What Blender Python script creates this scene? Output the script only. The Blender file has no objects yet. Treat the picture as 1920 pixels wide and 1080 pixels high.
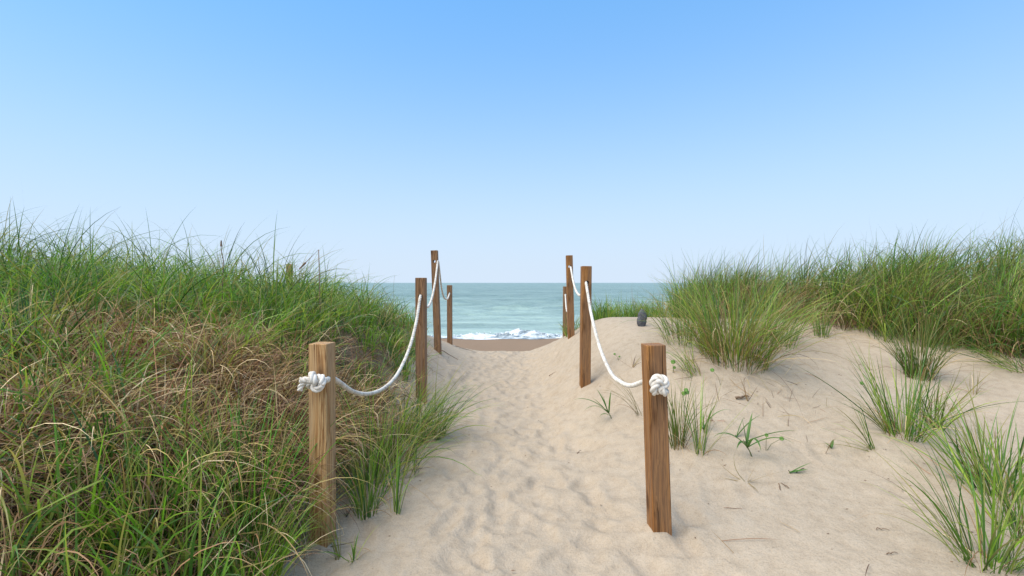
import bpy, math, random
import numpy as np
from mathutils import Vector, Matrix

R = math.radians
scene = bpy.context.scene
C = scene.collection
rng = np.random.default_rng(11)
random.seed(11)

# ------------------------------------------------------------------ camera, sky, sun, exposure
EYE = 1.2                       # metres above the sandy path
FOC = 850.0                     # focal length in pixels of a 1920 wide frame
cam_data = bpy.data.cameras.new('camera')
cam = bpy.data.objects.new('camera', cam_data)
C.objects.link(cam)
cam_data.sensor_width = 36.0
cam_data.lens = FOC / 1920 * 36.0
cam_data.shift_y = -10 / 1920
cam_data.clip_start = 0.05
cam_data.clip_end = 30000
cam.location = (0, 0, EYE)
cam.rotation_euler = (R(90), 0, 0)
scene.camera = cam

SUN_EL, SUN_AZ = 58.0, -115.0   # azimuth clockwise from +Y (out to sea)
world = bpy.data.worlds.new('World')
scene.world = world
world.use_nodes = True
wn, wl = world.node_tree.nodes, world.node_tree.links
wn.clear()
w_out = wn.new('ShaderNodeOutputWorld')
w_bg = wn.new('ShaderNodeBackground')
w_sky = wn.new('ShaderNodeTexSky')
w_sky.sky_type = 'NISHITA'
w_sky.sun_disc = False
w_sky.sun_elevation = R(SUN_EL)
w_sky.sun_rotation = R(SUN_AZ)
w_sky.altitude = 0
w_sky.air_density = 1.0
w_sky.dust_density = 0.3
w_sky.ozone_density = 3.0
w_bg.inputs['Strength'].default_value = 0.096
# blue grade of the sky, and the pale sea haze that thickens evenly towards the horizon all the way round
HAZE = (3.32, 3.96, 4.75)
w_tint = wn.new('ShaderNodeMix'); w_tint.data_type = 'RGBA'; w_tint.blend_type = 'MULTIPLY'
w_tint.inputs[0].default_value = 1.0
w_tint.inputs[7].default_value = (0.43, 1.13, 1.40, 1)
wl.new(w_sky.outputs['Color'], w_tint.inputs[6])
w_co = wn.new('ShaderNodeTexCoord'); w_sep = wn.new('ShaderNodeSeparateXYZ')
wl.new(w_co.outputs['Generated'], w_sep.inputs[0])
def w_math(op, a, b):
    n = wn.new('ShaderNodeMath'); n.operation = op
    for i, v in enumerate((a, b)):
        if v is None: continue
        if isinstance(v, (int, float)): n.inputs[i].default_value = v
        else: wl.new(v, n.inputs[i])
    return n.outputs[0]
w_z = w_math('MAXIMUM', w_sep.outputs[2], 0.0)
w_f = w_math('POWER', 2.71828, w_math('MULTIPLY', w_math('POWER', w_math('DIVIDE', w_z, 0.335), 1.75), -1.0))
w_mix = wn.new('ShaderNodeMix'); w_mix.data_type = 'RGBA'
w_even = wn.new('ShaderNodeMix'); w_even.data_type = 'RGBA'      # constant blue mixed in: evens the blue out over the whole sky
w_even.inputs[0].default_value = 0.6
wl.new(w_tint.outputs[2], w_even.inputs[6]); w_even.inputs[7].default_value = (0.90, 2.45, 4.95, 1)
wl.new(w_f, w_mix.inputs[0]); wl.new(w_even.outputs[2], w_mix.inputs[6])
w_mix.inputs[7].default_value = (*HAZE, 1)
wl.new(w_mix.outputs[2], w_bg.inputs['Color'])
wl.new(w_bg.outputs['Background'], w_out.inputs['Surface'])

sun_data = bpy.data.lights.new('sun', 'SUN')
sun_data.energy = 2.45
sun_data.angle = R(70)
sun_data.color = (1.0, 0.88, 0.71)
sun = bpy.data.objects.new('sun', sun_data)
C.objects.link(sun)
to_sun = Vector((math.sin(R(SUN_AZ)) * math.cos(R(SUN_EL)), math.cos(R(SUN_AZ)) * math.cos(R(SUN_EL)), math.sin(R(SUN_EL))))
sun.rotation_euler = to_sun.to_track_quat('Z', 'Y').to_euler()
sun.location = to_sun * 50

vs = scene.view_settings
vs.view_transform = 'Standard'
vs.look = 'None'
vs.exposure = 1.1
vs.gamma = 1.0
vs.use_curve_mapping = False
scene.cycles.max_bounces = 8
scene.cycles.transparent_max_bounces = 8

# ------------------------------------------------------------------ helpers
def tag(o, label=None, category=None, group=None, kind=None):
    for k, v in (('label', label), ('category', category), ('group', group), ('kind', kind)):
        if v:
            o[k] = v
    return o

def empty(name, loc, rz=0.0):
    o = bpy.data.objects.new(name, None)
    o.location = loc
    o.rotation_euler = (0, 0, rz)
    o.empty_display_size = 0.1
    C.objects.link(o)
    return o

def mesh_np(name, verts, quads, material, cols=None, parent=None, smooth=True, tris=None):
    """links ONE mesh object from numpy arrays; cols is a per-vertex colour"""
    me = bpy.data.meshes.new(name)
    nv = len(verts)
    me.vertices.add(nv)
    me.vertices.foreach_set('co', np.ascontiguousarray(verts, dtype=np.float32).ravel())
    idx, start, n = [], [], 0
    for arr, k in ((quads, 4), (tris, 3)):
        if arr is not None and len(arr):
            arr = np.asarray(arr, dtype=np.int32)
            idx.append(arr.ravel())
            start.append(n + np.arange(len(arr), dtype=np.int32) * k)
            n += len(arr) * k
    idx = np.concatenate(idx); start = np.concatenate(start)
    me.loops.add(len(idx))
    me.loops.foreach_set('vertex_index', idx)
    me.polygons.add(len(start))
    me.polygons.foreach_set('loop_start', start)
    me.polygons.foreach_set('use_smooth', np.full(len(start), smooth))
    me.update(calc_edges=True)
    if cols is not None:
        a = me.attributes.new('tint', 'FLOAT_COLOR', 'POINT')
        a.data.foreach_set('color', np.ascontiguousarray(np.c_[cols, np.ones(nv)], dtype=np.float32).ravel())
    me.materials.append(material)
    o = bpy.data.objects.new(name, me)
    C.objects.link(o)
    if parent is not None:
        o.parent = parent
    return o

def sstep(a, b, t):
    t = np.clip((t - a) / (b - a), 0, 1)
    return t * t * (3 - 2 * t)

def table(ys, hs, sig=0.35):
    g = np.arange(-70, 80, 0.05)
    v = np.interp(g, ys, hs)
    k = np.exp(-0.5 * (np.arange(-40, 41) * 0.05 / sig) ** 2); k /= k.sum()
    v = np.convolve(np.pad(v, 40, mode='edge'), k, mode='valid')
    return lambda y: np.interp(y, g, v)

def vnoise(x, y, seed=0):
    """smooth value noise in about -1..1"""
    x = np.asarray(x, float) + seed * 17.31; y = np.asarray(y, float) - seed * 9.17
    xi, yi = np.floor(x), np.floor(y)
    fx, fy = x - xi, y - yi
    fx = fx * fx * (3 - 2 * fx); fy = fy * fy * (3 - 2 * fy)
    def h(i, j):
        s = np.sin(i * 127.1 + j * 311.7 + seed * 74.7) * 43758.5453
        return (s - np.floor(s)) * 2 - 1
    return (h(xi, yi) * (1 - fx) + h(xi + 1, yi) * fx) * (1 - fy) + (h(xi, yi + 1) * (1 - fx) + h(xi + 1, yi + 1) * fx) * fy

# ------------------------------------------------------------------ the lie of the land (metres; sea lies along +Y)
SEA_Z = -1.8
beach_h = table([-70, 0, 5, 8.3, 9.2, 12, 16, 24, 32, 60, 80], [0, 0, 0, -0.07, -0.2, -0.8, -1.28, -1.76, -2.3, -5, -7], 0.3)
right_h = table([-70, -4, 0, 2, 3, 3.6, 4.2, 4.8, 6.0, 7.0, 8.4, 10.5, 14], [.3, .3, .1, .10, .34, .5, .64, .78, .82, .7, .36, .1, 0])
left_h = table([-70, -4, 0, 1, 2, 3, 4, 5, 6, 7, 8.4, 10.5, 14], [.3, .3, .25, .28, .42, .6, .76, .82, .78, .66, .36, .1, 0])

def ground(x, y):
    x = np.asarray(x, float); y = np.asarray(y, float)
    z = beach_h(y + 0.04 * np.clip(x, -20, 20) * sstep(14, 22, y) * -1)
    a = -0.90 + 0.46 * sstep(2.3, 4.6, y)
    w = 1.2 + 0.35 * sstep(3, 5, y)
    sl = sstep(0, 1, (a - x) / w)
    near = sstep(9.5, 6.5, y)
    z = z + sl * (left_h(y) + 0.085 * np.clip(-x - 1.9, 0, 7) * near)
    sr = sstep(0, 1, (x - (0.32 - 0.18 * sstep(2.4, 4.2, y))) / 1.2)
    z = z + sr * (right_h(y) + 0.10 * np.clip(x - 1.6, 0, 0.9) * sstep(3, 1.8, y) + 0.10 * np.clip(x - 2.2, 0, 6) * sstep(4.2, 5.2, y) * near)
    # sand caught by the clumps: small hummocks
    z = z + 0.11 * np.exp(-((x - 1.75) / .42) ** 2 - ((y - 3.72) / .34) ** 2) + 0.05 * np.exp(-((x - 2.68) / .28) ** 2 - ((y - 3.05) / .22) ** 2) + 0.04 * np.exp(-((x - 2.2) / .25) ** 2 - ((y - 2.65) / .2) ** 2)
    z = z - 0.06 * np.exp(-((x + 0.86) / .30) ** 2 - ((y - 2.05) / .42) ** 2)      # trodden dip at the pale post
    z = z + 0.012 * vnoise(x * 1.3, y * 1.3, 1) + 0.05 * vnoise(x * .45, y * .45, 2) * (sl + sr)
    return z

def spot(u, v):
    """the point of the ground seen in the photograph at column u, row v"""
    dx, dz = (u - 960) / FOC, -(v - 530) / FOC
    d = np.arange(1.0, 12, 0.004)
    f = EYE + dz * d - ground(dx * d, d)
    k = np.argmax(f < 0)
    d0 = d[k] if f[k] < 0 else 6.0
    return np.array([dx * d0, d0, float(ground(dx * d0, d0))])

# ------------------------------------------------------------------ materials
def nodes_of(name):
    m = bpy.data.materials.new(name)
    m.use_nodes = True
    nt = m.node_tree
    b = nt.nodes['Principled BSDF']
    return m, nt, b

def N(nt, kind, **kw):
    n = nt.nodes.new('ShaderNode' + kind)
    for k, v in kw.items():
        if k.startswith('_'):
            setattr(n, k[1:], v)
        else:
            n.inputs[k.replace('__', ' ')].default_value = v
    return n

def ramp(nt, fac, stops):
    r = nt.nodes.new('ShaderNodeValToRGB')
    el = r.color_ramp.elements
    while len(el) < len(stops):
        el.new(0.5)
    for e, (p, c) in zip(el, stops):
        e.position = p
        e.color = (*c, 1) if len(c) == 3 else c
    nt.links.new(fac, r.inputs[0])
    return r.outputs[0]

def mixc(nt, fac, a, b, mode='MIX'):
    n = nt.nodes.new('ShaderNodeMix')
    n.data_type = 'RGBA'
    n.blend_type = mode
    for sock, v in ((n.inputs[0], fac), (n.inputs[6], a), (n.inputs[7], b)):
        if isinstance(v, (int, float)):
            sock.default_value = v
        elif isinstance(v, tuple):
            sock.default_value = (*v, 1)
        else:
            nt.links.new(v, sock)
    return n.outputs[2]

def math_n(nt, op, a, b=None, clamp=False):
    n = nt.nodes.new('ShaderNodeMath')
    n.operation = op
    n.use_clamp = clamp
    for sock, v in ((n.inputs[0], a), (n.inputs[1], b)):
        if v is None:
            continue
        if isinstance(v, (int, float)):
            sock.default_value = v
        else:
            nt.links.new(v, sock)
    return n.outputs[0]

def mapping(nt, src, scale, loc=(0, 0, 0)):
    m = nt.nodes.new('ShaderNodeMapping')
    m.inputs['Scale'].default_value = scale
    m.inputs['Location'].default_value = loc
    nt.links.new(src, m.inputs['Vector'])
    return m.outputs[0]

def noise(nt, vec, scale, detail=4, rough=0.55, dist=0.0):
    n = N(nt, 'TexNoise', Scale=scale, Detail=detail, Roughness=rough, Distortion=dist)
    nt.links.new(vec, n.inputs['Vector'])
    return n.outputs['Fac']

# sand: dry, with wet sand down at the water
def make_sand():
    m, nt, b = nodes_of('sand')
    pos = nt.nodes.new('ShaderNodeNewGeometry').outputs['Position']
    n1 = noise(nt, pos, 1.6, 5)
    n2 = noise(nt, pos, 14, 6, 0.65)
    n3 = noise(nt, pos, 160, 3, 0.7)
    c = ramp(nt, n2, [(0.30, (0.345, 0.272, 0.192)), (0.52, (0.435, 0.352, 0.257)), (0.75, (0.475, 0.396, 0.30))])
    c = mixc(nt, 0.35, c, ramp(nt, n1, [(0.3, (0.39, 0.313, 0.227)), (0.7, (0.475, 0.39, 0.29))]))
    c = mixc(nt, 0.6, c, mixc(nt, 1.0, c, ramp(nt, n3, [(0.30, (0.62, 0.6, 0.58)), (0.5, (1, 1, 1)), (0.75, (1.12, 1.1, 1.08))]), 'MULTIPLY'))
    # dark mineral grains and crumbs
    vor = N(nt, 'TexVoronoi', Scale=55)
    nt.links.new(pos, vor.inputs['Vector'])
    spk = ramp(nt, vor.outputs['Distance'], [(0.06, (1, 1, 1)), (0.12, (0, 0, 0))])
    patch = ramp(nt, noise(nt, pos, 3.0, 4), [(0.52, (0, 0, 0)), (0.66, (1, 1, 1))])
    spm = mixc(nt, 1.0, spk, patch, 'MULTIPLY')
    c = mixc(nt, spm, c, (0.16, 0.12, 0.09))
    # plant litter under the dense grass, coloured darker to paint in the shaded gaps
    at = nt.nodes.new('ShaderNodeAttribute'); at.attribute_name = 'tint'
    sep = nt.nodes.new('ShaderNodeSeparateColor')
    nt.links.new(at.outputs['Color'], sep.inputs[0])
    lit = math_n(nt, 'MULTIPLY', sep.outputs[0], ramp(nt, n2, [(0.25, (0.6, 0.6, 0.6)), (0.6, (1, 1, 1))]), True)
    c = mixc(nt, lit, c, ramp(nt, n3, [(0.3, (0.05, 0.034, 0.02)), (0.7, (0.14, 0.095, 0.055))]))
    # wet by height above the water
    sx = nt.nodes.new('ShaderNodeSeparateXYZ'); nt.links.new(pos, sx.inputs[0])
    wet = nt.nodes.new('ShaderNodeMapRange')
    nt.links.new(math_n(nt, 'ADD', sx.outputs[2], math_n(nt, 'MULTIPLY', n1, 0.10)), wet.inputs[0])
    wet.inputs[1].default_value = -0.75; wet.inputs[2].default_value = -1.10
    c = mixc(nt, wet.outputs[0], c, (0.25, 0.17, 0.108))
    nt.links.new(c, b.inputs['Base Color'])
    b.inputs['Roughness'].default_value = 0.95
    b.inputs['Specular IOR Level'].default_value = 0.15
    bm1 = N(nt, 'Bump', Strength=0.55, Distance=0.004)
    nt.links.new(n3, bm1.inputs['Height'])
    bm2 = N(nt, 'Bump', Strength=0.7, Distance=0.02)
    nt.links.new(n2, bm2.inputs['Height'])
    nt.links.new(bm1.outputs[0], bm2.inputs['Normal'])
    bm3 = N(nt, 'Bump', Strength=0.6, Distance=0.007)
    nt.links.new(noise(nt, pos, 48, 4, 0.6), bm3.inputs['Height'])
    nt.links.new(bm2.outputs[0], bm3.inputs['Normal'])
    nt.links.new(bm3.outputs[0], b.inputs['Normal'])
    return m

def make_blade(name='grass_blade', rough=0.5, trans=0.38):
    m, nt, b = nodes_of(name)
    at = nt.nodes.new('ShaderNodeAttribute'); at.attribute_name = 'tint'
    nt.links.new(at.outputs['Color'], b.inputs['Base Color'])
    b.inputs['Roughness'].default_value = rough
    b.inputs['Specular IOR Level'].default_value = 0.5
    tr = nt.nodes.new('ShaderNodeBsdfTranslucent')
    nt.links.new(mixc(nt, 1.0, at.outputs['Color'], (1.25, 1.3, 0.8), 'MULTIPLY'), tr.inputs['Color'])
    mx = nt.nodes.new('ShaderNodeMixShader'); mx.inputs[0].default_value = trans
    nt.links.new(b.outputs[0], mx.inputs[1]); nt.links.new(tr.outputs[0], mx.inputs[2])
    nt.links.new(mx.outputs[0], nt.nodes['Material Output'].inputs['Surface'])
    return m

def make_wood(name, dark, mid, light, grey, seed):
    m, nt, b = nodes_of(name)
    co = nt.nodes.new('ShaderNodeTexCoord').outputs['Object']
    co = mapping(nt, co, (1, 1, 1), (seed * 1.7, seed * 0.9, seed * 2.3))
    warp = N(nt, 'TexNoise', Scale=2.2, Detail=2)
    nt.links.new(mapping(nt, co, (3, 3, 1.1)), warp.inputs['Vector'])
    wv = nt.nodes.new('ShaderNodeVectorMath'); wv.operation = 'MULTIPLY_ADD'
    nt.links.new(warp.outputs['Color'], wv.inputs[0])
    wv.inputs[1].default_value = (0.035, 0.035, 0.0)
    nt.links.new(co, wv.inputs[2])
    g1 = noise(nt, mapping(nt, wv.outputs[0], (75, 75, 1.1)), 1.0, 4, 0.6)
    g2 = noise(nt, mapping(nt, wv.outputs[0], (260, 260, 5)), 1.0, 3, 0.6)
    g3 = noise(nt, mapping(nt, wv.outputs[0], (20, 20, 1.0)), 1.0, 2)
    c = ramp(nt, g1, [(0.30, dark), (0.42, mid), (0.50, light), (0.56, dark), (0.62, mid), (0.75, light)])
    c = mixc(nt, 0.5, c, mixc(nt, 1.0, c, ramp(nt, g2, [(0.3, (0.5, 0.45, 0.42)), (0.55, (1, 1, 1)), (0.8, (1.15, 1.1, 1.05))]), 'MULTIPLY'))
    gf = ramp(nt, g3, [(0.48, (0, 0, 0)), (0.62, (0.5, 0.5, 0.5))])
    c = mixc(nt, gf, c, grey)
    # fine drying checks along the grain
    ck = noise(nt, mapping(nt, wv.outputs[0], (120, 120, 2.2), (3, 5, 1)), 1.0, 2, 0.5)
    c = mixc(nt, ramp(nt, ck, [(0.30, (0.8, 0.8, 0.8)), (0.36, (0, 0, 0))]), c, tuple(0.3 * v for v in dark))
    # knots
    vk = N(nt, 'TexVoronoi', Scale=1.0); nt.links.new(mapping(nt, co, (9, 9, 3.4)), vk.inputs['Vector'])
    kn = ramp(nt, vk.outputs['Distance'], [(0.10, (0.85, 0.85, 0.85)), (0.20, (0.15, 0.15, 0.15)), (0.27, (0, 0, 0))])
    c = mixc(nt, kn, c, tuple(0.55 * v for v in dark))
    nt.links.new(c, b.inputs['Base Color'])
    b.inputs['Roughness'].default_value = 0.7
    b.inputs['Specular IOR Level'].default_value = 0.25
    bp = N(nt, 'Bump', Strength=0.5, Distance=0.0025)
    nt.links.new(mixc(nt, 0.5, g1, g2), bp.inputs['Height'])
    nt.links.new(bp.outputs[0], b.inputs['Normal'])
    return m

def make_rope():
    m, nt, b = nodes_of('cotton_rope')
    co = nt.nodes.new('ShaderNodeTexCoord').outputs['Object']
    n1 = noise(nt, co, 25, 4)
    n2 = noise(nt, co, 420, 2)
    nt.links.new(ramp(nt, n1, [(0.3, (0.46, 0.41, 0.34)), (0.55, (0.72, 0.67, 0.59)), (0.8, (0.80, 0.76, 0.68))]), b.inputs['Base Color'])
    b.inputs['Roughness'].default_value = 0.85
    b.inputs['Specular IOR Level'].default_value = 0.2
    bp = N(nt, 'Bump', Strength=0.4, Distance=0.001)
    nt.links.new(n2, bp.inputs['Height']); nt.links.new(bp.outputs[0], b.inputs['Normal'])
    return m

def make_water():
    m, nt, b = nodes_of('sea_water')
    pos = nt.nodes.new('ShaderNodeNewGeometry').outputs['Position']
    big = noise(nt, mapping(nt, pos, (0.012, 0.05, 1)), 1.0, 4)
    mid = noise(nt, mapping(nt, pos, (0.16, 0.55, 1)), 1.0, 5, 0.6)
    far = noise(nt, mapping(nt, pos, (0.035, 0.16, 1)), 1.0, 5, 0.62)
    c = ramp(nt, big, [(0.3, (0.165, 0.25, 0.22)), (0.7, (0.215, 0.305, 0.27))])
    sx = nt.nodes.new('ShaderNodeSeparateXYZ'); nt.links.new(pos, sx.inputs[0])
    mr = nt.nodes.new('ShaderNodeMapRange'); nt.links.new(sx.outputs[1], mr.inputs[0])
    mr.inputs[1].default_value = 90; mr.inputs[2].default_value = 26
    c = mixc(nt, mr.outputs[0], c, (0.31, 0.42, 0.37))          # churned sandy shallows
    # streaks painted into the colour for the light and shade of the waves
    stk = mixc(nt, 0.5, ramp(nt, mid, [(0.34, (0.55, 0.6, 0.62)), (0.5, (1, 1, 1)), (0.66, (1.45, 1.4, 1.38))]), ramp(nt, far, [(0.34, (0.6, 0.65, 0.66)), (0.5, (1, 1, 1)), (0.66, (1.4, 1.35, 1.33))]))
    c = mixc(nt, 1.0, c, stk, 'MULTIPLY')
    nt.links.new(c, b.inputs['Base Color'])
    b.inputs['Roughness'].default_value = 0.32
    b.inputs['IOR'].default_value = 1.33
    b.inputs['Specular IOR Level'].default_value = 0.22
    bp = N(nt, 'Bump', Strength=1.0, Distance=1.1)
    nt.links.new(mid, bp.inputs['Height'])
    bp2 = N(nt, 'Bump', Strength=1.0, Distance=0.25)
    nt.links.new(noise(nt, mapping(nt, pos, (0.8, 2.2, 1)), 1.0, 4, 0.6), bp2.inputs['Height'])
    nt.links.new(bp.outputs[0], bp2.inputs['Normal'])
    nt.links.new(bp2.outputs[0], b.inputs['Normal'])
    return m

def make_foam():
    m, nt, b = nodes_of('sea_foam')
    pos = nt.nodes.new('ShaderNodeNewGeometry').outputs['Position']
    n1 = noise(nt, mapping(nt, pos, (1.6, 1.6, 5.0)), 1.0, 5, 0.65)
    nt.links.new(ramp(nt, n1, [(0.38, (0.10, 0.13, 0.15)), (0.48, (0.40, 0.46, 0.47)), (0.58, (0.80, 0.82, 0.82))]), b.inputs['Base Color'])
    b.inputs['Roughness'].default_value = 0.6
    bp = N(nt, 'Bump', Strength=0.8, Distance=0.05)
    nt.links.new(noise(nt, pos, 9, 3), bp.inputs['Height']); nt.links.new(bp.outputs[0], b.inputs['Normal'])
    return m

def make_plain(name, stops, scale=30, rough=0.7, stretch=(1, 1, 1)):
    m, nt, b = nodes_of(name)
    co = nt.nodes.new('ShaderNodeTexCoord').outputs['Object']
    n1 = noise(nt, mapping(nt, co, stretch), scale, 4)
    nt.links.new(ramp(nt, n1, stops), b.inputs['Base Color'])
    b.inputs['Roughness'].default_value = rough
    bp = N(nt, 'Bump', Strength=0.6, Distance=0.004)
    nt.links.new(n1, bp.inputs['Height']); nt.links.new(bp.outputs[0], b.inputs['Normal'])
    return m

M_SAND = make_sand()
M_BLADE = make_blade(rough=0.38, trans=0.42)
M_DRY = make_blade('dry_grass_blade', 0.75, 0.15)
M_WOOD_PALE = make_wood('pale_timber', (0.24, 0.11, 0.036), (0.43, 0.232, 0.09), (0.57, 0.365, 0.17), (0.37, 0.26, 0.155), 1)
M_WOOD_RED = make_wood('reddish_timber', (0.13, 0.05, 0.014), (0.29, 0.122, 0.036), (0.44, 0.21, 0.066), (0.20, 0.125, 0.075), 2)
M_WOOD_GREY = make_wood('weathered_timber', (0.13, 0.06, 0.025), (0.25, 0.13, 0.06), (0.35, 0.195, 0.095), (0.23, 0.155, 0.105), 3)
M_ROPE = make_rope()
M_WATER = make_water()
M_FOAM = make_foam()
M_SPRAY = make_plain('white_spray', [(0.3, (0.66, 0.70, 0.71)), (0.7, (0.82, 0.84, 0.84))], 4, 0.6)
M_STONE = make_plain('grey_stone', [(0.3, (0.035, 0.036, 0.04)), (0.55, (0.085, 0.085, 0.095)), (0.75, (0.16, 0.155, 0.17))], 22, 0.8)
M_TWIG = make_plain('dead_twig', [(0.3, (0.10, 0.062, 0.038)), (0.7, (0.27, 0.18, 0.11))], 60, 0.85)

# ------------------------------------------------------------------ ground sheet with trampled sand
def grass_edge_left(y):
    return np.interp(y, [0, 1.5, 1.9, 2.3, 2.6, 2.9, 3.3, 3.8, 4.6, 5.5, 7, 9], [-0.95, -0.93, -1.03, -1.11, -1.05, -0.95, -0.88, -0.92, -1.0, -1.12, -1.35, -1.6])

def grass_edge_right(x):
    return np.interp(x, [1.0, 1.6, 2.2, 2.8, 3.2, 3.7, 4.3, 5.5, 9], [7.5, 6.2, 5.4, 5.15, 4.75, 4.3, 3.85, 3.45, 3.2])

def axis(pieces):
    out = [pieces[0][0]]
    for a, b, s0, s1 in pieces:
        t = a
        while t < b - 1e-6:
            s = s0 + (s1 - s0) * (t - a) / (b - a)
            t = min(b, t + s)
            out.append(t)
    return np.array(out)

def build_ground():
    ys = axis([(-60, 0, 6, 0.3), (0, 1.3, 0.3, 0.03), (1.3, 3.6, 0.0165, 0.022), (3.6, 9.4, 0.024, 0.05), (9.4, 30, 0.12, 0.7), (30, 75, 1.5, 8)])
    xs = axis([(-400, -12, 60, 1.0), (-12, -1.7, 0.9, 0.07), (-1.7, 2.9, 0.019, 0.019), (2.9, 6, 0.03, 0.12), (6, 14, 0.15, 1.0), (14, 400, 1, 60)])
    X, Y = np.meshgrid(xs, ys)
    Z = ground(X, Y)
    # footprints: dished, overlapping, with a soft pushed-up rim
    low = np.zeros_like(Z)
    rim = np.zeros_like(Z)
    r2 = np.random.default_rng(5)
    n = 640
    py = 1.35 + r2.random(n) ** 0.8 * 8.2
    px = np.clip(r2.normal(0.0, 0.34, n), -0.8, 0.95) + 0.06 * np.sin(py)
    n2 = 45
    py = np.r_[py, 1.3 + r2.random(n2) * 2.6]
    px = np.r_[px, -0.6 + r2.random(n2) * 2.6]
    for i in range(len(py)):
        a = r2.normal(0, 0.5)
        L, W = r2.uniform(0.08, 0.15), r2.uniform(0.045, 0.085)
        dep = r2.uniform(0.010, 0.026) * (0.35 if i >= n else 1)
        i0, i1 = np.searchsorted(ys, (py[i] - 0.5, py[i] + 0.5))
        j0, j1 = np.searchsorted(xs, (px[i] - 0.5, px[i] + 0.5))
        if i1 <= i0 or j1 <= j0:
            continue
        dx, dy = X[i0:i1, j0:j1] - px[i], Y[i0:i1, j0:j1] - py[i]
        u = (dx * math.cos(a) + dy * math.sin(a)) / W
        v = (-dx * math.sin(a) + dy * math.cos(a)) / L
        v = v + 0.25 * u * r2.normal()
        q = np.sqrt(u * u + v * v) + 0.16 * vnoise(X[i0:i1, j0:j1] * 14, Y[i0:i1, j0:j1] * 14, i % 7)
        low[i0:i1, j0:j1] = np.minimum(low[i0:i1, j0:j1], -dep * (1 - sstep(0.25, 1.15, q)))
        rim[i0:i1, j0:j1] = np.maximum(rim[i0:i1, j0:j1], 0.008 * np.exp(-((q - 1.3) / 0.28) ** 2))
    near = sstep(12, 9, Y)
    Z = Z + near * (low + rim * (low > -0.004)
                    + (0.0016 + 0.004 * sstep(1.0, 0.5, np.abs(X))) * vnoise(X * 6.5, Y * 6.5, 3) + (0.0008 + 0.0032 * sstep(1.1, 0.6, np.abs(X))) * vnoise(X * 17, Y * 17, 4) + 0.0012 * vnoise(X * 36, Y * 36, 6))
    # blown sand banked against the posts, with a scoured hollow on the seaward side
    for pxx, pyy in ((-0.905, 2.17), (-0.83, 4.16), (-1.045, 6.4), (-1.125, 8.2), (0.692, 2.13), (0.672, 4.18), (0.835, 6.4), (0.985, 8.4)):
        dx, dy = X - pxx, Y - pyy
        rr = np.hypot(dx, dy) * (1 + 0.25 * vnoise(X * 9, Y * 9, 14))
        Z = Z + 0.022 * np.exp(-(rr / 0.10) ** 2) * (1 - 0.9 * dx / (rr + 0.05)) - 0.014 * np.exp(-((dx - 0.10) ** 2 + (dy - 0.05) ** 2) / 0.008)
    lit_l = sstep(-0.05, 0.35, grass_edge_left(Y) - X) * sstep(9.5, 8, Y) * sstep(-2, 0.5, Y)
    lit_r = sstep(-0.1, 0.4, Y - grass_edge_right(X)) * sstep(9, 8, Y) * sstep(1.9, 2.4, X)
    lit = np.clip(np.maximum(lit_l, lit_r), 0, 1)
    ny, nx = X.shape
    I = np.arange(ny * nx).reshape(ny, nx)
    q = np.stack([I[:-1, :-1], I[:-1, 1:], I[1:, 1:], I[1:, :-1]], -1).reshape(-1, 4)
    o = mesh_np('sand_ground', np.stack([X, Y, Z], -1).reshape(-1, 3), q, M_SAND, np.repeat(lit.reshape(-1, 1), 3, 1))
    tag(o, kind='structure')
build_ground()

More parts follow.
